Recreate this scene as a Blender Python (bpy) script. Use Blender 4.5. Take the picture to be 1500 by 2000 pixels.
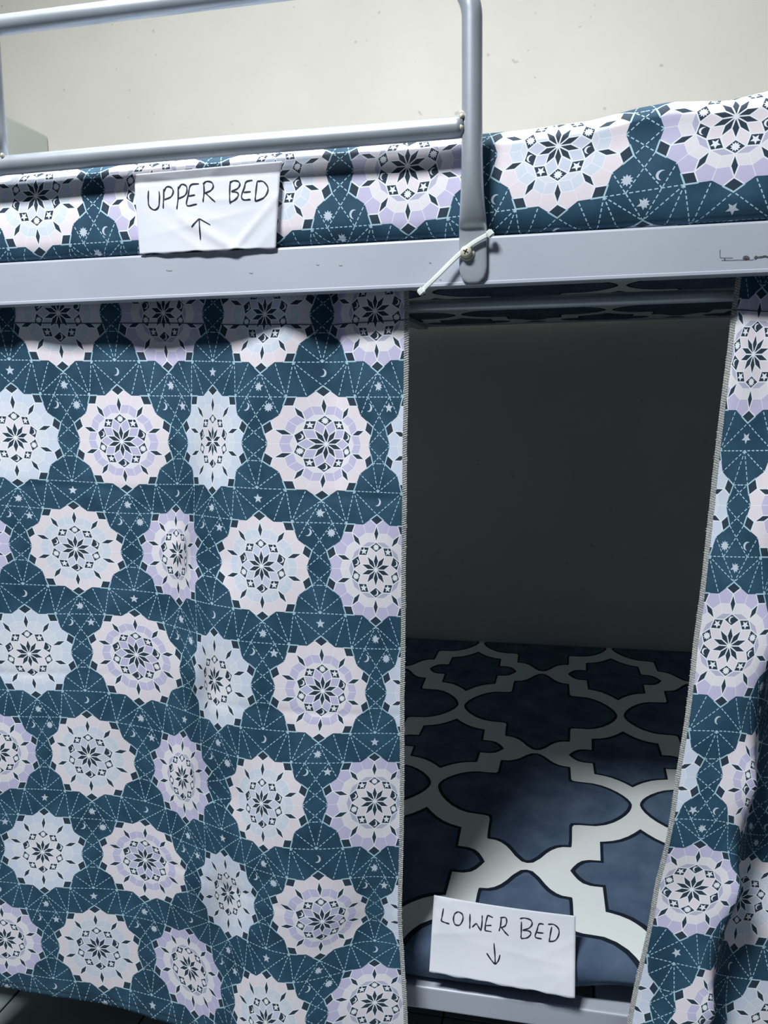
import bpy, bmesh, math, random
import numpy as np
from mathutils import Vector, Matrix

for o in list(bpy.data.objects):
    bpy.data.objects.remove(o)
scene = bpy.context.scene
COL = scene.collection
rad = math.radians

# ------------------------------------------------------------------ camera
FPX = 1600.0
CAM = np.array([0.0, -1.16, 1.25])
YAW, PITCH, ROLL = rad(12.4), rad(8.1), rad(-0.83)
_f = np.array([-math.sin(YAW)*math.cos(PITCH), math.cos(YAW)*math.cos(PITCH), -math.sin(PITCH)])
_r0 = np.array([math.cos(YAW), math.sin(YAW), 0.0]); _u0 = np.cross(_r0, _f)
_r = _r0*math.cos(ROLL) + _u0*math.sin(ROLL)
_u = -_r0*math.sin(ROLL) + _u0*math.cos(ROLL)
cd = bpy.data.cameras.new('camera'); cam = bpy.data.objects.new('camera', cd); COL.objects.link(cam)
cd.sensor_width = 36; cd.lens = FPX/2000*36; cd.clip_start = .02
M = Matrix.Identity(4)
for i in range(3):
    M[i][0], M[i][1], M[i][2], M[i][3] = _r[i], _u[i], -_f[i], CAM[i]
cam.matrix_world = M
scene.camera = cam

# ------------------------------------------------------------------ light and exposure
w = bpy.data.worlds.new('world'); scene.world = w; w.use_nodes = True
w.node_tree.nodes['Background'].inputs[0].default_value = (.75, .85, 1, 1)
w.node_tree.nodes['Background'].inputs[1].default_value = .25
ld = bpy.data.lights.new('ceiling_lamp', 'AREA'); ld.shape = 'RECTANGLE'; ld.size = .80; ld.size_y = .40
ld.energy = 104; ld.color = (.93, .97, 1.0)
lamp = bpy.data.objects.new('ceiling_lamp', ld); COL.objects.link(lamp)
lamp.location = (-.92, -1.50, 3.42)
# second fitting: a tube on the ceiling over the wall side of the bed
ld2 = bpy.data.lights.new('tube_lamp', 'AREA'); ld2.shape = 'RECTANGLE'; ld2.size = 2.4; ld2.size_y = .12
ld2.energy = 50; ld2.color = (.96, .99, 1.0)
lamp2 = bpy.data.objects.new('tube_lamp', ld2); COL.objects.link(lamp2)
lamp2.location = (-.5, .20, 3.42)
vs = scene.view_settings
vs.view_transform = 'Standard'; vs.look = 'None'; vs.gamma = 1; vs.use_curve_mapping = False
vs.exposure = 0.45

# ------------------------------------------------------------------ helpers
def survey(px, py, y):
    """point of the upright plane at depth y that was sighted at a photo position"""
    d = _f + _r*(px-750)/FPX + _u*(1000-py)/FPX
    return CAM + d*((y-CAM[1])/d[1])

def lin(r, g, b):
    f = lambda c: c/255/12.92 if c/255 <= .04045 else ((c/255+.055)/1.055)**2.4
    return (f(r), f(g), f(b), 1)

def tag(o, label=None, cat=None, group=None, kind=None):
    for k, v in (('label', label), ('category', cat), ('group', group), ('kind', kind)):
        if v: o[k] = v
    return o

def empty(name, loc=(0, 0, 0)):
    o = bpy.data.objects.new(name, None); COL.objects.link(o); o.location = loc
    return o

def mesh(name, verts, faces, mat, parent=None, smooth=True, uv=None):
    me = bpy.data.meshes.new(name)
    me.from_pydata([tuple(map(float, v)) for v in verts], [], [tuple(f) for f in faces])
    me.materials.append(mat)
    if smooth:
        me.polygons.foreach_set('use_smooth', [True]*len(me.polygons))
    if uv is not None:
        lay = me.uv_layers.new(name='UVMap')
        idx = np.zeros(len(me.loops), dtype=np.int32); me.loops.foreach_get('vertex_index', idx)
        lay.data.foreach_set('uv', np.asarray(uv, dtype=np.float32)[idx].ravel())
    me.update()
    o = bpy.data.objects.new(name, me); COL.objects.link(o)
    if parent:
        o.parent = parent
        o.matrix_parent_inverse = Matrix.Translation(-Vector(parent.location))
    return o

def bm_obj(name, bm, mat, parent=None, smooth=False):
    me = bpy.data.meshes.new(name); bm.to_mesh(me); bm.free()
    me.materials.append(mat)
    if smooth:
        me.polygons.foreach_set('use_smooth', [True]*len(me.polygons))
    o = bpy.data.objects.new(name, me); COL.objects.link(o)
    if parent:
        o.parent = parent
        o.matrix_parent_inverse = Matrix.Translation(-Vector(parent.location))
    return o

def box(name, lo, hi, mat, parent=None, bevel=.002, seg=2):
    bm = bmesh.new(); bmesh.ops.create_cube(bm, size=1)
    for v in bm.verts:
        v.co = Vector([lo[i] + (v.co[i]+.5)*(hi[i]-lo[i]) for i in range(3)])
    if bevel:
        bmesh.ops.bevel(bm, geom=bm.edges[:], offset=bevel, segments=seg, affect='EDGES', profile=.5)
    return bm_obj(name, bm, mat, parent)

def grid_faces(nu, nv):
    i = np.arange(nu*nv).reshape(nv, nu)
    return np.stack([i[:-1, :-1], i[:-1, 1:], i[1:, 1:], i[1:, :-1]], -1).reshape(-1, 4).tolist()

def loft(name, rings, mat, parent=None, cap=True):
    n = len(rings[0]); V = [p for r in rings for p in r]; Fc = []
    for k in range(len(rings)-1):
        for i in range(n):
            j = (i+1) % n
            Fc.append((k*n+i, k*n+j, (k+1)*n+j, (k+1)*n+i))
    if cap:
        Fc.append(tuple(range(n-1, -1, -1))); Fc.append(tuple((len(rings)-1)*n+i for i in range(n)))
    return mesh(name, V, Fc, mat, parent)

def tube(name, pts, r, mat, parent=None, n=20, ends=True):
    pts = [np.array(p, float) for p in pts]; rings = []
    up = None
    for k, p in enumerate(pts):
        t = pts[min(k+1, len(pts)-1)] - pts[max(k-1, 0)]; t /= np.linalg.norm(t)
        if up is None:
            up = np.array([0, 0, 1.]) if abs(t[2]) < .9 else np.array([0, 1., 0])
        s = np.cross(t, up); s /= np.linalg.norm(s); up = np.cross(s, t)
        rr = r[k] if hasattr(r, '__len__') else r
        rings.append([p + rr*(math.cos(a)*s + math.sin(a)*up) for a in np.linspace(0, 2*math.pi, n, endpoint=False)])
    return loft(name, rings, mat, parent, ends)

def smooth_line(P, n=8):
    P = [np.array(p, float) for p in P]
    if len(P) == 2:
        return [P[0] + (P[1]-P[0])*t for t in np.linspace(0, 1, 6)]
    Q = [2*P[0]-P[1]] + P + [2*P[-1]-P[-2]]; out = []
    for i in range(1, len(Q)-2):
        a, b, c, d = Q[i-1:i+3]
        for t in np.linspace(0, 1, n, endpoint=False):
            out.append(.5*((2*b) + (c-a)*t + (2*a-5*b+4*c-d)*t*t + (3*b-a-3*c+d)*t**3))
    out.append(P[-1])
    return out

# ------------------------------------------------------------------ node language
class X:
    """a scalar of a shader tree; arithmetic makes Math nodes"""
    nt = None
    def __init__(s, v): s.v = v
    def _b(s, o, op, rev=False):
        o = o if isinstance(o, X) else X(float(o))
        return mth(op, o, s) if rev else mth(op, s, o)
    def __add__(s, o): return s._b(o, 'ADD')
    __radd__ = __add__
    def __sub__(s, o): return s._b(o, 'SUBTRACT')
    def __rsub__(s, o): return s._b(o, 'SUBTRACT', True)
    def __mul__(s, o): return s._b(o, 'MULTIPLY')
    __rmul__ = __mul__
    def __truediv__(s, o): return s._b(o, 'DIVIDE')
    def __lt__(s, o): return s._b(o, 'LESS_THAN')
    def __gt__(s, o): return s._b(o, 'GREATER_THAN')
def mth(op, *a):
    n = X.nt.nodes.new('ShaderNodeMath'); n.operation = op
    for i, q in enumerate(a):
        q = q.v if isinstance(q, X) else q
        if isinstance(q, (int, float)): n.inputs[i].default_value = q
        else: X.nt.links.new(q, n.inputs[i])
    return X(n.outputs[0])
fl = lambda a: mth('FLOOR', a)
rnd = lambda a: fl(a + .5)
ab = lambda a: mth('ABSOLUTE', a)
mx = lambda a, b: mth('MAXIMUM', a, b)
mn = lambda a, b: mth('MINIMUM', a, b)
sn = lambda a: mth('SINE', a)
cs = lambda a: mth('COSINE', a)
at2 = lambda a, b: mth('ARCTAN2', a, b)
sq = lambda a: mth('SQRT', a)
mad = lambda a, b, c: mth('MULTIPLY_ADD', a, b, c)
near = lambda a, c, e: mth('COMPARE', a, c, e)
pick = lambda m, a, b: mad(m, a - b, b)          # m ? a : b
def mixc(fac, a, b):
    n = X.nt.nodes.new('ShaderNodeMix'); n.data_type = 'RGBA'
    for q, k in ((fac, 0), (a, 6), (b, 7)):
        if isinstance(q, X): q = q.v
        if isinstance(q, (tuple, float, int)): n.inputs[k].default_value = q
        else: X.nt.links.new(q, n.inputs[k])
    return n.outputs[2]
def steps(fac, cols):
    n = X.nt.nodes.new('ShaderNodeValToRGB'); r = n.color_ramp; r.interpolation = 'CONSTANT'
    while len(r.elements) < len(cols): r.elements.new(.5)
    for i, c in enumerate(cols):
        r.elements[i].position = i/len(cols); r.elements[i].color = c
    X.nt.links.new(fac.v, n.inputs[0])
    return n.outputs[0]
def noise(scale, detail=3, vec=None, rough=.5):
    n = X.nt.nodes.new('ShaderNodeTexNoise'); n.inputs['Scale'].default_value = scale
    n.inputs['Detail'].default_value = detail; n.inputs['Roughness'].default_value = rough
    if vec is None:
        t = X.nt.nodes.new('ShaderNodeTexCoord'); vec = t.outputs['Object']
    X.nt.links.new(vec, n.inputs['Vector'])
    return X(n.outputs[0])
def new_mat(name, rough=.5, metal=0., spec=.5):
    m = bpy.data.materials.new(name); m.use_nodes = True; X.nt = m.node_tree
    b = m.node_tree.nodes['Principled BSDF']
    b.inputs['Roughness'].default_value = rough; b.inputs['Metallic'].default_value = metal
    b.inputs['Specular IOR Level'].default_value = spec
    return m, b
def setc(b, c):
    if isinstance(c, tuple): b.inputs['Base Color'].default_value = c
    else: X.nt.links.new(c, b.inputs['Base Color'])
def bump(b, h, strength=.2, dist=.001):
    n = X.nt.nodes.new('ShaderNodeBump'); n.inputs['Strength'].default_value = strength
    n.inputs['Distance'].default_value = dist
    X.nt.links.new(h.v, n.inputs['Height']); X.nt.links.new(n.outputs[0], b.inputs['Normal'])
def noisy(name, c1, c2, scale, rough=.5, metal=0., spec=.5, bmp=0., bscale=200, lo=.35, hi=.65, dist=.001):
    m, b = new_mat(name, rough, metal, spec)
    f = noise(scale, 4)
    f = mth('MULTIPLY', mn(mx(f - lo, 0.), hi-lo), 1/(hi-lo))
    setc(b, mixc(f, c1, c2))
    if bmp: bump(b, noise(bscale, 2), bmp, dist)
    return m

# ------------------------------------------------------------------ the star mandala print
FA = .0150                       # side of one rhomb of the print (m)
SS, VV = 13.35, 13.6             # mandala spacing along and across, in rhomb sides
HH = SS/2; RR = 6.155; RHO = 5.24
def uv_nodes():
    n = X.nt.nodes.new('ShaderNodeUVMap'); n.uv_map = 'UVMap'
    s = X.nt.nodes.new('ShaderNodeSeparateXYZ'); X.nt.links.new(n.outputs[0], s.inputs[0])
    return X(s.outputs[0]), X(s.outputs[1]), n.outputs[0]
def symbol(lx, ly, kind, size):
    """0 sun, 1 five-pointed star, 2 crescent"""
    r = sq(lx*lx + ly*ly); a = at2(lx, ly)
    def points(n, ro, ri):
        m = mth('PINGPONG', a + math.pi*4, math.pi/n); k = math.pi/n
        B = (1/ri - math.cos(k)/ro)/math.sin(k)
        return (r*(cs(m)*(1/ro) + sn(m)*B)) < 1.
    sun = points(10, size, size*.62)
    star = points(5, size*1.05, size*.46)
    dx = lx + size*.38; dy = ly - size*.12
    moon = mn(r < size*.82, (dx*dx + dy*dy) > (size*.78)**2)
    return mx(mx(sun*near(kind, 0., .3), star*near(kind, 1., .3)), moon*near(kind, 2., .3))
def mandala_material():
    m, b = new_mat('mandala_print', .72, 0, .25)
    x, y, uvv = uv_nodes()
    k = rnd(y/VV); y1 = y - k*VV; xk = x - k*HH
    mm = rnd(xk/SS); x1 = xk - mm*SS
    par = mth('FLOORED_MODULO', mm + fl(k*.5), 2.)
    t = mth('FLOORED_MODULO', k, 2.)*2. + par
    th = at2(x1, y1); sec = rnd(th*(5/math.pi)); ph = th - sec*(math.pi/5)
    r = sq(x1*x1 + y1*y1); p = r*cs(ph); q = ab(r*sn(ph))
    W = .058
    darks, outl = None, None
    for c, hx, hy in ((.951, .951, .309), (2.490, .588, .809), (4.029, .951, .309), (5.567, .588, .809)):
        d = (1. - ab(p - c)*(1/hx) - q*(1/hy))*(hx*hy)
        dk = d > W; ol = ab(d) < W
        darks = dk if darks is None else mx(darks, dk)
        outl = ol if outl is None else mx(outl, ol)
    e_out = p*.809 + q*.588 - 4.979
    inside = e_out < 0.
    rim = mn(ab(e_out) < W*1.2, q < .86)
    e1 = (p - 1.902)*.809 - q*.588
    z1 = e1 > 0.; z2 = p > 3.078; z3 = p > 4.029
    spoke = mn(ab(p*.309 - q*.951) < .035, p > 3.05)
    faint = mx(mx(ab(e1) < .05, spoke), mx(mn(ab(p - 3.078) < .035, p > 3.), mn(ab(p-4.029) < .035, q > .3)))
    tf = (t + .5)*.25
    white, pink = lin(236, 231, 236), lin(236, 227, 233)
    sky, lav, grey = lin(214, 224, 240), lin(203, 198, 227), lin(190, 189, 211)
    c0 = steps(tf, [lin(207, 214, 232), pink, lin(196, 192, 222), white])
    c1 = steps(tf, [lin(224, 226, 238), grey, white, lin(226, 228, 240)])
    c2 = steps(tf, [lin(215, 224, 236), white, lav, lin(224, 230, 240)])
    c3 = steps(tf, [pink, lav, pink, sky])
    light = mixc(z3, mixc(z2, mixc(z1, c0, c1), c2), c3)
    light = mixc(faint*.75, light, lin(244, 244, 250))
    # signs inside the ring of dark rhombs
    an = sec*(math.pi/5)
    sy = symbol(x1 - sn(an)*2.49, y1 - cs(an)*2.49, mth('FLOORED_MODULO', ab(sec), 3.), .40)
    ink = mixc(noise(.5, 3, uvv), lin(36, 53, 70), lin(54, 69, 84))
    light = mixc(darks, light, ink)
    light = mixc(mx(outl*(1.-darks), sy*darks), light, lin(240, 243, 248))
    # the night sky between the mandalas, in the band between two rows
    kb = fl(y/VV); yb = y - kb*VV; xb = x - kb*HH
    xm = xb - rnd(xb/SS)*SS; xf = ab(xm)
    X_, Y_ = HH - xf, yb - VV          # upper mandala at (0,0), lower at (HH,-VV)
    T18, T54, TB = (.951*RR, -.309*RR), (.588*RR, -.809*RR), (0, -RR)
    n36, n72 = (RHO*math.cos(rad(36)), -RHO*math.sin(rad(36))), (RHO*math.sin(rad(18)), -RHO*math.cos(rad(18)))
    D54, DT = (HH-.588*RR, -VV+.809*RR), (HH, -VV+RR)
    Dn108, Dn144 = (HH-n72[0], -VV-n72[1]), (HH-n36[0], -VV-n36[1])
    D18 = (HH-.951*RR, -VV+.309*RR)
    AP = (HH, -.809*RR)
    tc = (D54[1]-TB[1])/(Dn144[1]-TB[1]); cx = Dn144[0]*tc
    segs = [(T54, AP), (AP, T18), (AP, n36), (T18, (HH, T18[1])), (T54, DT), (T54, Dn108), (T54, D54), (D54, n72),
            (D54, TB), (D54, (0, D54[1])), (TB, Dn144), ((cx, D54[1]), (-D18[0], D18[1])), ((-cx, D54[1]), D18),
            ((RHO, 0), (SS-.951*RR, -.309*RR)), ((SS-RHO, 0), T18),
            ((HH-RHO, -VV), (-D18[0], D18[1])), ((-(HH-RHO), -VV), D18)]
    dash = None
    for (ax, ay), (bx, by) in segs:
        L = math.hypot(bx-ax, by-ay); dx, dy = (bx-ax)/L, (by-ay)/L
        tt = mad(X_, dx, mad(Y_, dy, -(ax*dx + ay*dy)))
        s_ = mad(X_, -dy, mad(Y_, dx, ax*dy - ay*dx))
        on = mn(near(s_, 0., .047), near(tt, L/2, L/2))
        on = mn(on, mth('FRACT', tt*2.05) < .62)
        dash = on if dash is None else mx(dash, on)
    lowk = yb < 5.; side = xf > (HH*.5)
    s1 = mth('FLOORED_MODULO', rnd(xb/SS) + kb, 2.)
    lx = pick(lowk, xf - (HH-1.3), pick(side, xf - HH, xm))
    ly = pick(lowk, yb - 3.9, pick(side, yb - 6.05, yb - 7.5))
    kind = pick(lowk, pick(xm < 0., s1, X(s1.v)*0. + 2.), pick(side, 1. - s1, 2. - s1))
    sy2 = symbol(lx, ly, kind, .52)
    cl = noise(.23, 4, uvv)
    night = mixc(mn(mx((cl-.35)*3., 0.), 1.), lin(36, 67, 88), lin(52, 88, 111))
    night = mixc(mx(dash, rim), night, lin(176, 210, 224))
    night = mixc(sy2*.85, night, lin(214, 226, 240))
    setc(b, mixc(mn(inside, 1. - rim), night, light))
    bump(b, noise(60, 2, uvv), .06, .0006)
    return m

# ------------------------------------------------------------------ the trellis print of the bed sheet
def curve_node(fac, pts):
    n = X.nt.nodes.new('ShaderNodeFloatCurve'); c = n.mapping.curves[0]
    while len(c.points) < len(pts): c.points.new(.5, .5)
    for i, (a, bq) in enumerate(pts):
        c.points[i].location = (a, bq); c.points[i].handle_type = 'VECTOR'
    n.mapping.update(); X.nt.links.new(fac.v, n.inputs['Value'])
    return X(n.outputs[0])
TP = [(0, .962), (.05, .95), (.11, .89), (.16, .82), (.2, .775), (.25, .738), (.30, .718), (.37, .712), (.378, .69), (.383, .43), (.40, .40), (.45, .392),
      (.60, .385), (.69, .355), (.77, .305), (.84, .24), (.89, .18), (.93, .115), (.955, .05), (.962, 0), (1, 0)]
TQ = [(0, 1), (.36, 1), (.385, .955), (.42, .905), (.46, .87), (.52, .85), (.618, .847), (.624, .60), (.66, .593), (.73, .575), (.80, .545), (.88, .49), (.94, .435), (1, .37)]
def trellis_material():
    m, b = new_mat('trellis_sheet', .8, 0, .2)
    u, v, uvv = uv_nodes()
    px, py = mth('PINGPONG', u + 100., 1.), mth('PINGPONG', v + 100., 1.)
    e = .026
    P = py < curve_node(px, TP); Pi = (py + e) < curve_node(mn(px + e, 1.), TP)
    Q = py > curve_node(px, TQ); Qi = (py - e) > curve_node(mx(px - e, 0.), TQ)
    fill = mixc(mn(mx((noise(3.2, 4, uvv)-.35)*3., 0.), 1.), lin(66, 84, 108), lin(90, 108, 130))
    c = mixc(mx(P, Q), lin(226, 231, 230), lin(20, 32, 46))
    setc(b, mixc(mx(Pi, Qi), c, fill))
    bump(b, noise(14, 3, uvv), .12, .003)
    return m

MANDALA = mandala_material()
TRELLIS = trellis_material()
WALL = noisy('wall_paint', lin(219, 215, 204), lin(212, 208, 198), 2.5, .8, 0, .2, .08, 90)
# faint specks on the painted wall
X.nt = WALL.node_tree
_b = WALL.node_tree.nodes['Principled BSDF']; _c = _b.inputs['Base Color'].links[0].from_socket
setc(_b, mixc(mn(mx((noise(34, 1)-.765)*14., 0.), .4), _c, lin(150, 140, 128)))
SIDE = noisy('unseen_wall_darkened', lin(86, 96, 108), lin(80, 90, 102), 2.5, .8, 0, .2, .08, 90)  # unseen walls, coloured dark to cut the light bounced into the lower bunk
CEIL = noisy('ceiling_paint', lin(232, 232, 228), lin(226, 226, 222), 3, .9)
TILE = noisy('floor_tile_glaze', lin(124, 132, 136), lin(138, 146, 148), 6, .45, 0, .4)
GROUT = noisy('floor_grout', lin(34, 38, 40), lin(44, 48, 50), 40, .9)
RAILP = noisy('rail_paint', lin(190, 195, 206), lin(182, 188, 200), 5, .42, .15, .4, .03, 60)
SILVER = noisy('silver_tube', lin(182, 189, 196), lin(170, 177, 184), 14, .36, .42, .5, .03, 120)
BOLTM = noisy('zinc_bolt', lin(232, 228, 208), lin(212, 206, 184), 80, .4, .2, .5)
DARKM = noisy('recess_shade', lin(60, 58, 40), lin(46, 44, 34), 80, .7, .2)
NYLON = noisy('nylon', lin(232, 238, 232), lin(222, 230, 226), 40, .45, 0, .4)
PAPER = noisy('paper', lin(232, 234, 240), lin(225, 228, 236), 12, .85, 0, .2, .05, 120)
INK = noisy('marker_ink', lin(26, 34, 46), lin(38, 46, 60), 90, .6, 0, .3)
THREAD = noisy('overlock_thread', lin(176, 176, 172), lin(146, 148, 148), 260, .85, 0, .2)
STITCH = noisy('hem_thread', lin(70, 78, 92), lin(60, 66, 80), 100, .85, 0, .2)
CABI = noisy('cabinet_laminate', lin(186, 193, 184), lin(180, 187, 178), 4, .6, 0, .3)
GREASE = noisy('grease_mark', lin(52, 56, 56), lin(110, 114, 116), 160, .8, 0, .2)

# ------------------------------------------------------------------ the room
WY = 1.845
def plate(name, lo, hi, mat):
    return tag(box(name, lo, hi, mat, None, 0), kind='structure')
X0, X1, Y0, ZC = -3.6, 3.4, -4.2, 3.48
plate('wall_back', (X0-.1, WY, -.05), (X1+.1, WY+.1, ZC+.1), WALL)
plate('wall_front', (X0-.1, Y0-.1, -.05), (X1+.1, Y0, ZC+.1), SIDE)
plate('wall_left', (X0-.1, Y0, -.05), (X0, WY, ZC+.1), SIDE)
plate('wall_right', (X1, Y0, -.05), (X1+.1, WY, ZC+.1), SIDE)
plate('ceiling', (X0, Y0, ZC), (X1, WY, ZC+.1), CEIL)
fl_o = plate('floor', (X0, Y0, -.06), (X1, WY, -.006), GROUT)
t0 = None
for i in range(9):
    for j in range(6):
        cx, cy = -1.9 + i*.3 + .03, -.72 + j*.3 + .0
        if t0 is None:
            t0 = box('tile', (-.148, -.148, -.0058), (.148, .148, 0), TILE, None, .0015, 1)
            o = t0
        else:
            o = t0.copy(); COL.objects.link(o)
        o.location = (cx, cy, 0); o.parent = fl_o

# wardrobe by the far left end of the bed
c = survey(95, 265, WY)
wd = empty('wardrobe', (c[0]-.3, WY-.3, 0))
tag(wd, 'pale grey-green wardrobe side standing against the beige wall behind the upper bed', 'wardrobe')
box('carcass', (c[0]-.6, WY-.56, .06), (c[0], WY-.003, c[2]), CABI, wd, .012, 3)
box('plinth', (c[0]-.58, WY-.53, 0), (c[0]-.02, WY-.003, .06), CABI, wd, .002)
for s in (0, 1):
    d = box('door', (c[0]-.597+.3*s, WY-.58, .08), (c[0]-.303+.3*s, WY-.562, c[2]-.01), CABI, wd, .002)
    box('handle', (c[0]-.33+.04*s, WY-.605, 1.0), (c[0]-.318+.04*s, WY-.58, 1.14), SILVER, d, .002)

# ------------------------------------------------------------------ the bunk bed
BX0, BX1 = -1.34, .80
bed = empty('bunk_bed', (BX0, .9, 0))
tag(bed, 'silver-grey painted steel bunk bed with tubular guard rail and curtained lower bunk', 'bunk bed')
ZB, ZT = 1.400, 1.463
ur = box('upper_side_rail', (BX0, 0, ZB), (BX1, .03, ZT), RAILP, bed, .0035, 3)
box('rail_lip', (BX0, -.0012, ZB-.002), (BX1, .028, ZB+.0035), RAILP, ur, .001, 1)
box('lower_side_rail', (BX0, .097, .203), (BX1, .130, .246), RAILP, bed, .004, 3)
box('upper_back_rail', (BX0, WY-.045, 1.490), (BX1, WY-.035, ZT+.07), RAILP, bed, .003)
box('lower_back_rail', (BX0, WY-.045, .203), (BX1, WY-.012, .246), RAILP, bed, .003)
for xx in (BX0, BX1):
    for yy in (.115, WY-.03):
        box('corner_post', (xx-.025, yy-.025, 0), (xx+.025, yy+.025, 1.86), RAILP, bed, .005, 3)
for xx in (BX0, BX1):
    box('end_rail', (xx-.02, .02, ZB), (xx+.02, WY-.02, ZT), RAILP, bed, .003)
    box('end_rail', (xx-.02, .1, .203), (xx+.02, WY-.02, .246), RAILP, bed, .003)
for xx in (-1.1, -.8, -.5, .62):
    box('cross_slat', (xx-.02, .03, 1.482), (xx+.02, WY-.046, 1.4955), RAILP, bed, .001, 1)
for xx in (-1.1, -.7, -.3, .1, .5):
    box('cross_slat', (xx-.03, .131, .228), (xx+.03, WY-.046, .2445), RAILP, bed, .001, 1)

# guard rail: one bent tube, ends pressed flat and bolted to the side rail, and a lower bar
GL, GR, GY, GTOP, GBR = -1.15, -.1245, -.0185, 1.795, .0135
def guard_hoop():
    """rings along: up the left upright, over the top, down the right upright"""
    path = []                                   # (x, z, tangent angle, half width, half depth, y)
    prof = [(1.4005, .006, .003, -.0032), (1.403, .0115, .0033, -.0034), (1.408, .0155, .0034, -.0036), (1.415, .0180, .0035, -.0037), (1.422, .0190, .0035, -.0038),
            (1.445, .0190, .0035, -.0038), (1.468, .0190, .0036, -.0040), (1.4735, .0190, .0040, -.0046), (1.476, .0188, .0062, -.0072),
            (1.486, .0180, .0085, -.0105), (1.500, .0168, .0108, -.0135), (1.520, .0155, .0122, -.0160), (1.545, .0145, .0130, -.0178),
            (1.58, .0138, .0134, GY), (1.64, .0135, .0135, GY)]
    br = .062
    for z, a, b_, y in prof: path.append((GL, z, 90, a, b_, y))
    for k in range(13):
        an = rad(180 - 90*k/12)
        path.append((GL+br+br*math.cos(an), GTOP-br+br*math.sin(an), 90-90*k/12, GBR, GBR*(.93 if 2 < k < 10 else 1), GY))
    for k in range(1, 9):
        path.append((GL+br + (GR-GL-2*br)*k/9, GTOP, 0, GBR, GBR, GY))
    for k in range(13):
        an = rad(90 - 90*k/12)
        path.append((GR-br+br*math.cos(an), GTOP-br+br*math.sin(an), -90*k/12, GBR, GBR*(.93 if 2 < k < 10 else 1), GY))
    for z, a, b_, y in reversed(prof): path.append((GR, z, -90, a, b_, y))
    rings = []
    for x, z, ang, a, b_, y in path:
        nx, nz = -math.sin(rad(ang)), math.cos(rad(ang))
        ring = []
        flat = max(0., min(1., (.0125-b_)/.008))
        for q in np.linspace(0, 2*math.pi, 28, endpoint=False):
            e = 1 - .62*flat
            cq, sq_ = math.cos(q), math.sin(q)
            cq = math.copysign(abs(cq)**e, cq); sq_ = math.copysign(abs(sq_)**e, sq_)
            ring.append((x + nx*a*cq, y + b_*sq_, z + nz*a*cq))
        rings.append(ring)
    return rings
gh = loft('guard_hoop', guard_hoop(), SILVER, bed)
tube('guard_bar', [(GL+.011, GY, 1.6005)] + [(x, GY, 1.6005 + .0008*math.sin(x*9)) for x in np.linspace(GL+.02, GR-.02, 24)] + [(GR-.011, GY, 1.6005)], .0138, SILVER, gh, 22)
tube('guard_strut', [(-.8335, GY, z) for z in np.linspace(1.611, 1.785, 6)], .0125, SILVER, gh, 20)
def blob(name, c, r, mat, parent, sc=(1, 1, 1), seed=0, j=.18):
    bm = bmesh.new(); bmesh.ops.create_icosphere(bm, subdivisions=2, radius=r); rg = random.Random(seed)
    for v in bm.verts:
        f = 1 + rg.uniform(-j, j); v.co = Vector((v.co.x*sc[0]*f + c[0], v.co.y*sc[1]*f + c[1], v.co.z*sc[2]*f + c[2]))
    return bm_obj(name, bm, mat, parent, True)
for k, (dx, dz) in enumerate(((-.0135, .0145), (-.0125, .010), (-.0128, -.004))):
    blob('weld_bead', (GR+dx, GY-.0105+.004*(k == 0), 1.6005+dz), .0038, BOLTM, gh, (.8, 1, 1), k)
for k, dz in enumerate((.010, -.006)):
    blob('weld_bead', (-.8335+(.0125 if k else -.006), GY-.006-.005*k, 1.612+dz*.2), .0036, BOLTM, gh, (.8, 1, 1), 9+k)

def lathe(name, prof, c, mat, parent, n=32, ax='y'):
    rings = []
    for y, r in prof:
        rings.append([(c[0]+r*math.cos(a), c[1]+y, c[2]-r*math.sin(a)) for a in np.linspace(0, 2*math.pi, n, endpoint=False)])
    return loft(name, rings, mat, parent)
BC = survey(911, 493, -.008)
for xb_, zb_ in ((BC[0], BC[2]), (GL, BC[2])):
    ws = lathe('washer', [(0, .0098), (-.0012, .0104), (-.0022, .0102), (-.0024, .0070)], (xb_+.001, -.0068, zb_-.001), BOLTM, gh)
    bo = lathe('bolt', [(0, .0076), (-.004, .0080), (-.0062, .0074), (-.0076, .0058), (-.0082, .0034), (-.0083, .0004)], (xb_, -.009, zb_), BOLTM, gh)
    for ang in (28, 118):
        bm = bmesh.new(); bmesh.ops.create_cube(bm, size=1)
        for v in bm.verts:
            p = Vector((v.co.x*.0072, v.co.y*.0012, v.co.z*.0017)); p.rotate(Matrix.Rotation(rad(ang), 3, 'Y'))
            v.co = p + Vector((xb_, -.0169, zb_))
        bm_obj('slot_shade_bar', bm, DARKM, bo)  # raised bar whose dark colour paints the shade of a cross recess
# scuffs and a grease smear on the rail
def ribbon(path, wdt, place):
    """flat strip along a path in 2-D; place(s,t) gives the 3-D point"""
    V, Fc = [], []
    for i, p in enumerate(path):
        d = np.array(path[min(i+1, len(path)-1)]) - np.array(path[max(i-1, 0)]); d = d/(np.linalg.norm(d)+1e-9)
        nrm = np.array([-d[1], d[0]])
        ww = wdt[i] if hasattr(wdt, '__len__') else wdt
        V += [place(*(np.array(p) + nrm*ww)), place(*(np.array(p) - nrm*ww))]
        if i: Fc.append((2*i-2, 2*i-1, 2*i+1, 2*i))
    return V, Fc
def merge(parts):
    V, Fc = [], []
    for v, f in parts:
        n = len(V); V += list(v); Fc += [tuple(i+n for i in q) for q in f]
    return V, Fc
rail_pt = lambda px, py: survey(px, py, -.0006)
cr = lambda L: [(1380+a/12.5, 460+b_/12.5) for a, b_ in L]
parts = []
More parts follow.
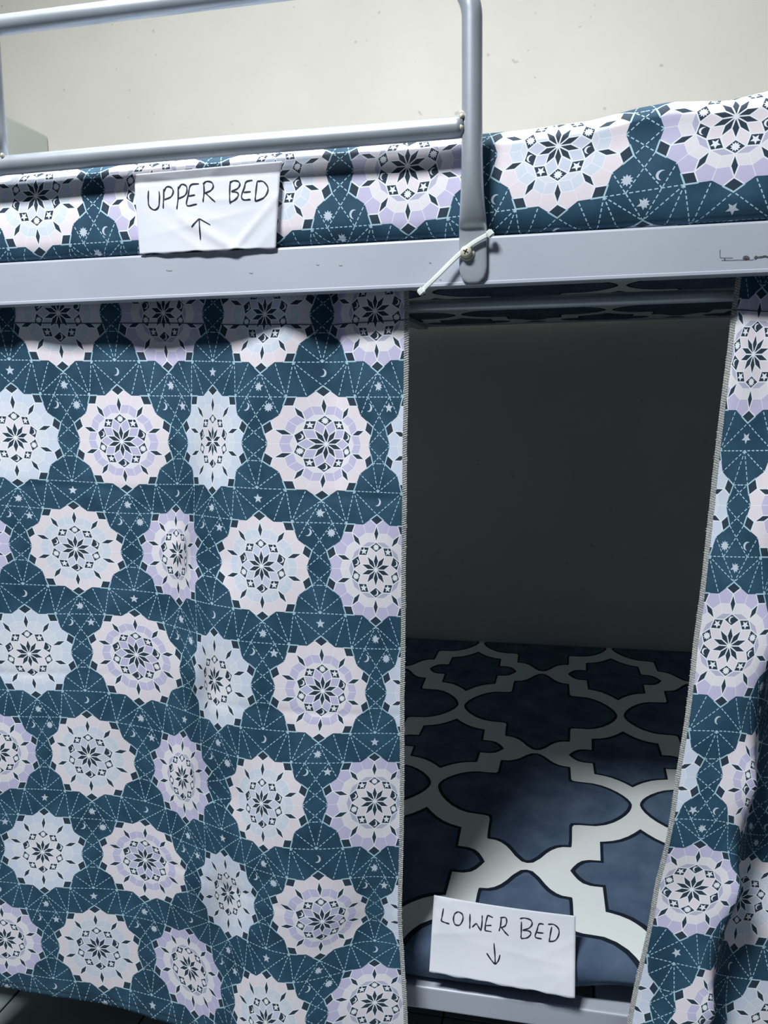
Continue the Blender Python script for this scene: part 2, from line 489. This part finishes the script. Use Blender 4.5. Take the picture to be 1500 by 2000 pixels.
for L, wd_ in (([(330, 340), (328, 500), (360, 540), (640, 545)], .45), ([(440, 545), (446, 605)], .9), ([(360, 600), (640, 600), (780, 593), (1060, 592), (1160, 580)], .45), ([(1170, 560), (1235, 508)], 2.6), ([(1240, 528), (1350, 520), (1430, 505), (1560, 530), (1750, 500)], 1.6)):
    P_ = smooth_line(cr(L), 6); parts.append(ribbon(P_, wd_, rail_pt))
el = [(1380+(965+85*math.cos(a)*(1+.12*math.sin(3*a)))/12.5, 460+(538+50*math.sin(a))/12.5) for a in np.linspace(0, 2*math.pi, 16, endpoint=False)]
parts.append(([rail_pt(*p) for p in el], [tuple(range(16))]))
gm_v, gm_f = merge(parts)
mesh('grease_mark', gm_v, gm_f, GREASE, ur, False)
for x_, y_, l_ in ((330, 527, 12), (490, 532, 7), (665, 517, 7), (620, 516, 6), (840, 512, 4), (860, 545, 4)):
    v_, f_ = ribbon(smooth_line([(x_-l_/2, y_), (x_, y_+1.5), (x_+l_/2, y_+.5)], 4), .55, rail_pt)
    mesh('paint_chip', v_, f_, THREAD, ur, False)

# nylon cable tie across the bolted end
ta, tb = survey(957, 456, -.013), survey(823, 569, -.018)
tie = empty('cable_tie', tuple(tb))
tag(tie, 'white nylon cable tie slanting behind the bolt on the silver rail', 'cable tie')
P_ = smooth_line([ta, survey(925, 474, -.0125), survey(903, 491.5, -.0115), survey(880, 513, -.0125), survey(853, 540, -.017), tb], 8)
rings = []
for i, p in enumerate(P_):
    d = P_[min(i+1, len(P_)-1)] - P_[max(i-1, 0)]; d /= np.linalg.norm(d)
    s_ = np.cross(d, np.array([0, 1., 0])); s_ /= np.linalg.norm(s_)
    rings.append([p + s_*.0030*a + np.array([0, .0008*b_, 0]) for a, b_ in ((-1, -1), (-.6, -1.25), (.6, -1.25), (1, -1), (1, 1), (-1, 1))])
loft('strap', rings, NYLON, tie)
for p, nm in ((ta, 'tail_knob'), (tb, 'head')):
    d = (tb-ta)/np.linalg.norm(tb-ta); s_ = np.array([0, 1., 0]); nrm = np.cross(d, s_)
    bm = bmesh.new(); bmesh.ops.create_cube(bm, size=1); bmesh.ops.bevel(bm, geom=bm.edges[:], offset=.16, segments=2, affect='EDGES')
    for v in bm.verts:
        q_ = v.co.copy(); v.co = Vector(p + d*q_.x*.0095 + s_*q_.y*.007 + nrm*q_.z*.0095)
    bm_obj(nm, bm, NYLON, tie)

# curtain rod behind the upper rail
RY, RZ = .090, 1.382
rod = tag(tube('curtain_rod', [(x, RY, RZ) for x in np.linspace(BX0+.026, BX1-.026, 12)], .0095, SILVER), 'dark round curtain rod running under the upper bed rail across the opening', 'curtain rod')

# ------------------------------------------------------------------ upper mattress in the mandala cover, print upside down
def vnoise(x, seed):
    r_ = np.random.RandomState(seed); out = np.zeros_like(x)
    for k in range(5):
        out += r_.uniform(.4, 1)/(1+k*.6)*np.sin(x*(3+5*k*r_.uniform(.7, 1.3)) + r_.uniform(0, 6.3))
    return out/2.2
def upper_mattress():
    nx = 240; xs = np.linspace(BX0+.03, BX1-.03, nx)
    U = np.interp(xs, [-1.5, -.794, -.600, -.408, -.216, -.013, .207, .42, .9], [-6.6, -3, -2, -1, 0, 1, 2, 3, 5.3])*SS
    top = np.interp(xs, [-1.4, -.8, -.45, -.2, -.06, .03, .09, .13, .2, .26, .5, .8], [1.602, 1.602, 1.603, 1.604, 1.606, 1.611, 1.622, 1.626, 1.621, 1.630, 1.636, 1.63])
    prof = [(.034, 1.4665, 0), (.012, 1.4675, 0), (.006, 1.472, 0), (.0035, 1.490, 0), (.003, 1.515, 0), (.0035, 1.540, .2), (.006, 1.560, .5)]
    rt = .030
    V_, UVs = [], []
    nz = 60
    rows = []
    for i, x in enumerate(xs):
        T = top[i]; f = T - 1.565
        sec = [(p[0] + .004*math.sin(x*7+1)*p[2], 1.4665 + (p[1]-1.4665)*(T-rt-1.4665)/(1.560-1.4665)) for p in prof]
        for a in np.linspace(0, 90, 12)[1:]:
            sec.append((.006+rt*1.15*(1-math.cos(rad(a))), T-rt+rt*math.sin(rad(a))))
        for y in (.08, .14, .25, .5, .9, 1.4, 1.75, 1.80):
            sec.append((y, T + .004*math.sin(y*6+x*3)))
        sec.append((1.805, T-.03)); sec.append((1.805, 1.4975))
        sec = np.array(sec)
        sec[2:18, 0] += .0035*vnoise(np.array([x*2.2]), 3)[0]*np.linspace(.3, 1, 16)
        rows.append(sec)
    rows = np.array(rows)                                   # nx, n, 2
    arc = np.concatenate([np.zeros((nx, 1)), np.cumsum(np.linalg.norm(np.diff(rows, axis=1), axis=2), axis=1)], 1)
    n = rows.shape[1]
    verts = np.zeros((n, nx, 3)); verts[..., 0] = xs[None]; verts[..., 1] = rows[..., 0].T; verts[..., 2] = rows[..., 1].T
    # height of the mandala centres above the tucked edge
    cz = np.interp(xs, [-1.3, -.794, -.216, -.013, .207, .5], [.117, .117, .119, .131, .150, .148])
    vv = (cz[:, None] - arc)/FA
    uu = (SS - U)[:, None] + 0*vv
    uv = np.stack([uu.T, vv.T], -1).reshape(-1, 2)
    Fc = grid_faces(nx, n)
    nv = n*nx
    Fc.append(tuple(k*nx for k in range(n))); Fc.append(tuple(k*nx+nx-1 for k in range(n-1, -1, -1)))
    o = mesh('upper_mattress', verts.reshape(-1, 3), Fc, MANDALA, None, True, uv)
    return o
um = tag(upper_mattress(), 'upper bunk mattress in a blue and lavender star mandala cover above the rail', 'mattress')
xs = np.linspace(BX0+.03, BX1-.03, 30); ys = np.linspace(.034, 1.80, 24)
g = np.array([(x, y, 1.505) for y in ys for x in xs])
g2 = g.copy(); g2[:, 2] = 1.496
nv = len(g)
Fc = grid_faces(30, 24); Fc = Fc + [tuple(i+nv for i in reversed(f)) for f in Fc]
rim = [i for i in range(30)] + [30*k+29 for k in range(1, 24)] + [30*23+i for i in range(28, -1, -1)] + [30*k for k in range(22, 0, -1)]
Fc += [(rim[i], rim[i-1], rim[i-1]+nv, rim[i]+nv) for i in range(len(rim))]
guv = np.stack([(g[:, 0]+.1)/.228, (g[:, 1]-.3)/.289], -1)
tag(mesh('underside_cover', np.concatenate([g, g2]), Fc, TRELLIS, um, False, np.concatenate([guv, guv])), 'dark trellis cloth on the underside')

# ------------------------------------------------------------------ lower mattress in the trellis sheet
def lower_mattress():
    nx = 160; xs = np.linspace(BX0+.03, BX1-.03, nx)
    rows = []
    for x in xs:
        s = min(1, max(0, (x+.10)/.24)); s = s*s*(3-2*s)
        zb = .2475 + .034*s
        fy = .006*vnoise(np.array([x*1.7]), 8)[0]
        sec = [(.150, zb+.001), (.128, zb), (.114+fy*.5, zb+.006), (.105+fy, zb+.018), (.101+fy, .295), (.1005+fy, .304), (.1025+fy, .313), (.107+fy, .321), (.114+fy*.6, .3275), (.124, .332), (.138, .3345), (.16, .336)]
        for y in np.linspace(.2, 1.78, 40):
            sec.append((y, .336 + .004*math.sin(y*5.1+x*2) + .003*math.sin(x*7-y*3)))
        sec += [(1.815, .332), (1.828, .315), (1.828, .2475)]
        rows.append(sec)
    rows = np.array(rows); n = rows.shape[1]
    verts = np.zeros((n, nx, 3)); verts[..., 0] = xs[None]; verts[..., 1] = rows[..., 0].T; verts[..., 2] = rows[..., 1].T
    seg = np.linalg.norm(np.diff(rows, axis=1), axis=2)
    arc = np.concatenate([np.zeros((nx, 1)), np.cumsum(seg, axis=1)], 1)
    yv = arc - arc[:, 12:13] + .2                               # unrolled distance from the wall-parallel line y=.2
    v = np.interp(yv, [.347-.303*3, .347, .645, .885, 1.165, 1.475, 1.79, 2.08], [-4, -1, 0, 1, 2, 3, 4, 5])
    u = ((xs + .056)/.228)[:, None] + 0*v
    uv = np.stack([u.T, v.T], -1).reshape(-1, 2)
    Fc = grid_faces(nx, n)
    Fc.append(tuple(k*nx for k in range(n))); Fc.append(tuple(k*nx+nx-1 for k in range(n-1, -1, -1)))
    return mesh('lower_mattress', verts.reshape(-1, 3), Fc, TRELLIS, None, True, uv)
tag(lower_mattress(), 'lower bunk mattress in a navy sheet with white trellis bands', 'mattress')

# ------------------------------------------------------------------ curtains
def tps(P, Q, E):
    """thin plate spline through P->Q, evaluated at E"""
    def K(a, b_):
        d2 = ((a[:, None] - b_[None])**2).sum(-1)
        return .5*d2*np.log(d2 + 1e-12)
    n = len(P)
    A_ = np.zeros((n+3, n+3)); A_[:n, :n] = K(P, P) + 1e-5*np.eye(n)
    A_[:n, n] = 1; A_[:n, n+1:] = P; A_[n, :n] = 1; A_[n+1:, :n] = P.T
    W_ = np.linalg.solve(A_, np.concatenate([Q, np.zeros((3, Q.shape[1]))]))
    return K(E, P) @ W_[:n] + np.concatenate([np.ones((len(E), 1)), E], 1) @ W_[n:]

def curtain(name, ctrl, u0, u1, r0, r1, nu, nr, uvf, relief=None):
    P = np.array([(c[0], c[1]*VV/SS) for c in ctrl])
    Q = np.array([survey(c[2], c[3], c[4]) for c in ctrl])
    us = np.linspace(u0, u1, nu); rs = np.linspace(r0, r1, nr)
    Ug, Rg = np.meshgrid(us, rs)
    E = np.stack([Ug.ravel(), Rg.ravel()*VV/SS], -1)
    W_ = tps(P, Q, E)
    if relief is not None:
        W_[:, 1] += relief(Ug.ravel(), Rg.ravel())
    uv = np.stack(uvf(Ug.ravel(), Rg.ravel()), -1)
    o = mesh(name, W_, grid_faces(nu, nr), MANDALA, None, True, uv)
    md = o.modifiers.new('thickness', 'SOLIDIFY'); md.thickness = .0008; md.offset = 0
    return o, W_.reshape(nr, nu, 3)

def overlock(edge, inward, parent, wid=.0056):
    """serged edge: a folded tape and slanting thread bars along a curtain edge"""
    edge = np.array(edge); d = np.linalg.norm(np.diff(edge, axis=0), axis=1); s = np.concatenate([[0], np.cumsum(d)])
    inward = np.array(inward)
    at_ = lambda q: np.array([np.interp(q, s, edge[:, k]) for k in range(3)])
    inn = lambda q: np.array([np.interp(q, s, inward[:, k]) for k in range(3)])
    V_, Fc = [], []
    n = int(s[-1]/.008)
    for i in range(n+1):
        q = s[-1]*i/n; a = at_(q); b_ = inn(q); t = (b_-a)/np.linalg.norm(b_-a)
        fr = np.array([0, -.0007, 0])
        V_ += [a - t*.0012 + fr, a + t*wid + fr]
        if i: Fc.append((2*i-2, 2*i-1, 2*i+1, 2*i))
    tape = mesh('overlock_tape', V_, Fc, THREAD, parent)
    V_, Fc = [], []
    n = int(s[-1]/.0034)
    rg = random.Random(3)
    for i in range(n):
        q = s[-1]*i/n; q2 = min(s[-1], q+.0028)
        a = at_(q); b_ = inn(q); t = (b_-a)/np.linalg.norm(b_-a)
        a2 = at_(q2); c2 = a2 + t*(wid-.0004+rg.uniform(-.0004, .0008)); a = a - t*(.0016 + rg.uniform(0, .0012)*(rg.random() < .2))
        ax = (c2-a)/np.linalg.norm(c2-a); f = np.array([0, -1., 0]); sd = np.cross(ax, f)
        k = len(V_); h = .0007
        for p in (a, c2):
            for e1, e2 in ((-1, 0), (0, 1), (1, 0)):
                V_.append(p + sd*h*e1 + f*(.0008 + h*e2))
        Fc += [(k, k+1, k+4, k+3), (k+1, k+2, k+5, k+4), (k, k+3, k+5, k+2), (k, k+2, k+1), (k+3, k+4, k+5)]
    tag(mesh('overlock_stitches', V_, Fc, THREAD2, parent, False), kind='stuff')
THREAD2 = noisy('overlock_thread_light', lin(214, 214, 208), lin(130, 134, 136), 420, .85, 0, .2)

B0 = .050
def L(u, r, px, py, d=0.): return (u, r, px, py, B0 + d)
left = [
 L(-1, 0, -90, 612), L(0, 0, 117, 612), L(1, 0, 313, 610), L(2, 0, 522, 615), L(3, 0, 733, 608, -.004), L(3.27, 0, 798, 604, -.002),
 L(-.5, -.5, 15, 487), L(.5, -.5, 215, 487), L(1.5, -.5, 418, 489), L(2.5, -.5, 630, 487), L(3.27, -.5, 799, 476),
 L(-1.5, 1, -185, 850), L(-.5, 1, 30, 855), L(.5, 1, 240, 862), L(1.06, 1, 360, 864, .004), L(1.5, 1, 415, 862, .014), L(1.94, 1, 482, 865, .006), L(2.5, 1, 635, 868, -.006), L(3.27, 1, 794, 872),
 L(-1, 2, -62, 1055), L(0, 2, 147, 1072, 0), L(.56, 2, 272, 1080, -.002), L(1, 2, 345, 1082, -.006), L(1.44, 2, 390, 1090, .016), L(1.56, 2, 424, 1096, .020), L(2, 2, 512, 1105, .004), L(3, 2, 735, 1112, -.004), L(3.27, 2, 791, 1116, .002),
 L(-1.5, 3, -150, 1262), L(-.5, 3, 55, 1278), L(.5, 3, 268, 1278, -.004), L(1.06, 3, 377, 1318, -.006), L(1.5, 3, 420, 1328, .018), L(1.94, 3, 499, 1340, .006), L(2.5, 3, 630, 1350, -.004), L(3.27, 3, 788, 1354, .003),
 L(-1, 4, 0, 1468), L(0, 4, 175, 1475, .002), L(.56, 4, 294, 1500, -.003), L(1, 4, 355, 1520, -.008), L(1.44, 4, 413, 1532, .014), L(1.56, 4, 444, 1552, .018), L(2, 4, 510, 1570, .006), L(3, 4, 732, 1565, -.004), L(3.27, 4, 787, 1570, .004),
 L(-1.5, 5, -110, 1645), L(-.5, 5, 82, 1665, .002), L(.5, 5, 283, 1680, 0), L(1.06, 5, 389, 1724, -.006), L(1.5, 5, 445, 1745, .014), L(1.94, 5, 502, 1772, .010), L(2.5, 5, 630, 1800, -.006), L(2.92, 5.15, 716, 1800, .005), L(3.27, 5, 783, 1790, .002),
 L(-1, 6, 10, 1835), L(0, 6, 192, 1852, .002), L(1, 6, 370, 1890, 0), L(2, 6, 520, 1995, .006), L(3, 6, 732, 1958, -.004), L(3.27, 6, 794, 1960, 0),
 L(-1.45, 6.56, -70, 1916), L(-1, 6.56, 14, 1929), L(0, 6.56, 203, 1963, .002), L(.5, 6.56, 300, 1989), L(1, 6.56, 385, 2014), L(2, 6.8, 520, 2140), L(3.27, 6.8, 800, 2120)]
def fold_l(u, r):
    top = np.exp(-np.clip(r+.2, 0, 9)/.75)
    y = -.010*np.cos(math.pi*u*1.0)*top + .005*np.sin(7.3*u+1.2)*top
    st = 1/(1+np.exp(-(u-2.66)*60))
    y += (.013 - .022*st)*top*np.clip((u-2.2)*3, 0, 1)
    y += .004*np.exp(-((u+.45)/.06)**2)*np.exp(-np.clip(r-1, 0, 9)/.8)
    y += .0022*np.sin(5*u + 1.1*r) + .0016*np.sin(3.1*r + 2*u)
    for rr in (1.42, 3.2, 4.93):                       # creases left from packing
        y += .0013*np.exp(-((r-rr)/.035)**2)*(.6+.4*np.sin(2*u+rr))
    return y
hem = (6*VV + RR + 1.5)/VV
lc, LW = curtain('curtain', left, -1.45, 3.27, -.24, hem, 300, 300,
                 lambda u, r: (u*SS, -r*VV), fold_l)
tag(lc, 'wide star mandala curtain hanging left of the opening, almost to the floor', 'curtain', 'lower bunk curtains')
overlock(LW[:, -1], LW[:, -4], lc)
def row_line(Wg, j, mat, parent, name, hw=.0007):
    V_, Fc = [], []
    for i in range(Wg.shape[1]):
        p = Wg[j, i] + np.array([0, -.0012, 0])
        V_ += [p + np.array([0, 0, hw]), p - np.array([0, 0, hw])]
        if i: Fc.append((2*i-2, 2*i-1, 2*i+1, 2*i))
    return mesh(name, V_, Fc, mat, parent)
jr = lambda r, r0, r1, n: int(round((r-r0)/(r1-r0)*(n-1)))
row_line(LW, jr(.085, -.24, hem, 300), STITCH, lc, 'pocket_seam')
row_line(LW, jr(hem-.07, -.24, hem, 300), STITCH, lc, 'hem_seam')

right = [
 L(-.27, -.5, 1437, 545, 0), L(0, -.5, 1490, 548, -.006), L(.5, -.5, 1625, 546, -.008), L(1, -.5, 1760, 545, .004), L(1.6, -.5, 1930, 545, 0),
 L(-.27, 0, 1420, 692, .002), L(0, 0, 1472, 692, -.012), L(.5, 0, 1605, 690, -.010), L(1, 0, 1745, 690, .014), L(1.6, 0, 1905, 690, 0),
 L(-.27, 1, 1387, 985, .004), L(0, 1, 1441, 988, -.008), L(.5, 1, 1560, 985, -.014), L(.75, 1, 1590, 985, .02), L(1, 1, 1650, 985, .03), L(1.6, 1, 1825, 985, .01),
 L(-.27, 2, 1356, 1255, .004), L(0, 2, 1424, 1261, -.010), L(.5, 2, 1520, 1258, -.02), L(.75, 2, 1508, 1262, .025), L(1, 2, 1552, 1265, .04), L(1.6, 2, 1725, 1270, .015),
 L(-.27, 3, 1320, 1518, .006), L(0, 3, 1385, 1513, -.008), L(.5, 3, 1479, 1540, -.024), L(.75, 3, 1452, 1548, .025), L(1, 3, 1488, 1553, .04), L(1.6, 3, 1655, 1562, .02),
 L(-.27, 4, 1281, 1728, .008), L(0, 4, 1352, 1739, -.006), L(.5, 4, 1446, 1745, -.026), L(.75, 4, 1412, 1752, .024), L(1, 4, 1445, 1755, .034), L(1.6, 4, 1600, 1768, .02),
 L(-.27, 5, 1236, 1945, .006), L(0, 5, 1292, 1965, -.004), L(.5, 5, 1396, 1985, -.026), L(.75, 5, 1362, 1990, .02), L(1, 5, 1398, 1995, .03), L(1.6, 5, 1550, 2005, .02),
 L(-.27, 6, 1195, 2150, .004), L(0, 6, 1250, 2165, -.004), L(.5, 6, 1350, 2180, -.026), L(.75, 6, 1318, 2185, .018), L(1, 6, 1352, 2190, .026), L(1.6, 6, 1500, 2200, .02)]
def fold_r(u, r):
    top = np.exp(-np.clip(r+.2, 0, 9)/.8)
    return .005*np.sin(9*u+.5)*top + .0018*np.sin(6*u+2*r) + .0016*np.sin(3.3*r - 2*u)
rc, RW = curtain('curtain', right, -.27, 1.55, -.62, 6.4, 200, 300,
                 lambda u, r: (SS - u*SS, r*VV), fold_r)
tag(rc, 'narrow gathered star mandala curtain drawn aside right of the opening', 'curtain', 'lower bunk curtains')
overlock(RW[:, 0], RW[:, 5], rc)
row_line(RW, jr(-.28, -.62, 6.4, 300), STITCH, rc, 'pocket_seam')

# ------------------------------------------------------------------ the two paper signs
def sign(name, label, corners, org, strokes, arrow, bend, seed, wdt=2.3):
    """corners: TL TR BR BL as (crop x, crop y, depth); strokes in the same sighting frame, 5 units to a photo pixel"""
    C3 = [survey(org[0]+a/5, org[1]+b_/5, d) for a, b_, d in corners]
    C2 = np.array([(a, b_) for a, b_, d in corners], float)
    rg = np.random.RandomState(seed)
    cre = [(rg.uniform(0, 1), rg.uniform(0, 1), rg.uniform(0, math.pi), rg.uniform(.0004, .0013)) for _ in range(12)]
    def pos(s, t):
        p = (C3[0]*(1-s) + C3[1]*s)*(1-t) + (C3[3]*(1-s) + C3[2]*s)*t
        h = bend(s, t)
        for a, b_, an, am in cre:
            q = (s-a)*math.cos(an) + (t-b_)*math.sin(an); e = -(s-a)*math.sin(an) + (t-b_)*math.cos(an)
            h += am*math.exp(-abs(q)/.05)*math.exp(-(e/.35)**2)
        return p + np.array([0, -h, 0])
    def inv(x, y):
        s, t = .5, .5
        for _ in range(12):
            p = (C2[0]*(1-s) + C2[1]*s)*(1-t) + (C2[3]*(1-s) + C2[2]*s)*t - (x, y)
            ds = (C2[1]-C2[0])*(1-t) + (C2[2]-C2[3])*t; dt = (C2[3]-C2[0])*(1-s) + (C2[2]-C2[1])*s
            q = np.linalg.solve(np.stack([ds, dt], 1), -p); s += q[0]; t += q[1]
        return s, t
    nu, nv = 60, 44
    V_ = []
    for j in range(nv):
        for i in range(nu):
            s, t = i/(nu-1), j/(nv-1)
            jag = .012*math.sin(s*17+seed)*(s > .05) + .008*math.sin(s*41) if j == nv-1 else 0
            V_.append(pos(s, t + jag*.6))
    o = mesh(name, V_, grid_faces(nu, nv), PAPER)
    md = o.modifiers.new('thickness', 'SOLIDIFY'); md.thickness = .0006; md.offset = 0
    def put(x, y):
        s, t = inv(x, y); return pos(s, t) + np.array([0, -.0009, .0002])
    def ink(nm, S_):
        pr = []
        for k, st in enumerate(S_):
            path = smooth_line(st, 7); n = len(path)
            ww = [wdt*5*.5*(.75 + .5*abs(math.sin(i*.31+k))) * (.6 if i in (0, n-1) else 1) for i in range(n)]
            pr.append(ribbon(path, ww, put))
        v, f = merge(pr)
        mesh(nm, v, f, INK, o, False)
    for lt in strokes: ink('letter', lt)
    ink('arrow', arrow)
    tag(o, label, 'paper sign')
    return o
UP = [[[(185, 360), (182, 440), (190, 510), (240, 548), (285, 520), (296, 440), (290, 368)]],
 [[(335, 345), (338, 440), (333, 535)], [(335, 375), (365, 325), (410, 330), (432, 368), (410, 420), (345, 450)]],
 [[(480, 320), (482, 430), (472, 545)], [(480, 345), (515, 300), (560, 315), (568, 365), (545, 410), (482, 440)]],
 [[(688, 294), (605, 308), (583, 400), (570, 505), (668, 492)], [(585, 415), (650, 403)]],
 [[(735, 300), (737, 380), (728, 472)], [(727, 300), (760, 272), (810, 280), (826, 320), (800, 360), (740, 387)], [(750, 382), (800, 430), (848, 472)]],
 [[(990, 268), (985, 370), (990, 490)], [(985, 285), (1020, 265), (1065, 270), (1082, 300), (1060, 340), (1000, 370)], [(1000, 370), (1058, 380), (1068, 412), (1040, 450), (990, 477)]],
 [[(1203, 258), (1142, 275), (1125, 330), (1100, 410), (1120, 450), (1187, 447)], [(1118, 378), (1187, 370)]],
 [[(1246, 270), (1235, 370), (1230, 467)], [(1246, 270), (1300, 270), (1343, 318), (1346, 370), (1310, 430), (1232, 466)]]]
UPA = [[(705, 847), (702, 740), (694, 637)], [(622, 722), (692, 635)], [(692, 635), (802, 697)]]
sign('paper_sign', 'crumpled white paper sign reading UPPER BED leaning on the mandala mattress', [(35, 192, -.006), (1468, 62, -.006), (1420, 925, -.0035), (90, 985, -.0025)], (255, 300), UP, UPA,
     lambda s, t: .003*math.sin(s*3.1)*t + .0022*math.exp(-((s*.9-t*.9+.25)/.06)**2)*(s > .3)*t + .002*math.exp(-((s-.9+.5*(t-.6))/.03)**2)*t - .006*max(0, .16-t)/.16, 4)
LO = [[[(162, 210), (150, 280), (138, 332)], [(138, 332), (180, 348), (222, 363)]],
 [[(310, 240), (350, 265), (356, 320), (325, 374), (280, 370), (262, 320), (275, 265), (310, 240)]],
 [[(428, 262), (426, 330), (424, 412)], [(448, 398), (488, 356)], [(488, 356), (512, 395), (535, 433)], [(535, 433), (545, 360), (548, 276)]],
 [[(655, 298), (602, 274)], [(602, 274), (583, 350), (574, 430)], [(574, 430), (640, 440)], [(580, 380), (640, 376)]],
 [[(735, 302), (727, 380), (712, 437)], [(724, 300), (775, 298), (787, 340), (770, 385), (725, 402)], [(737, 402), (770, 448), (806, 487)]],
 [[(930, 340), (928, 430), (925, 512)], [(915, 310), (960, 304), (1018, 325), (1032, 370), (1000, 410), (940, 430)], [(940, 430), (1003, 440), (1020, 470), (985, 508), (925, 516)]],
 [[(1145, 371), (1100, 368), (1080, 430), (1063, 500), (1125, 521)], [(1078, 455), (1142, 463)]],
 [[(1220, 398), (1207, 470), (1195, 546)], [(1185, 372), (1240, 375), (1284, 420), (1286, 480), (1252, 538), (1190, 548)]]]
LOA = [[(662, 558), (670, 660), (675, 772)], [(590, 660), (640, 735), (675, 772)], [(675, 772), (705, 735), (722, 676)]]
sign('paper_sign', 'white paper sign reading LOWER BED propped on the front edge of the trellis sheet', [(65, 85, .128), (1447, 293, .126), (1440, 1090, .078), (15, 845, .080)], (835, 1730), LO, LOA,
     lambda s, t: .003*math.sin(s*3.1)*(1-t)+.0015*math.sin(t*5+s*3), 11, 2.4)
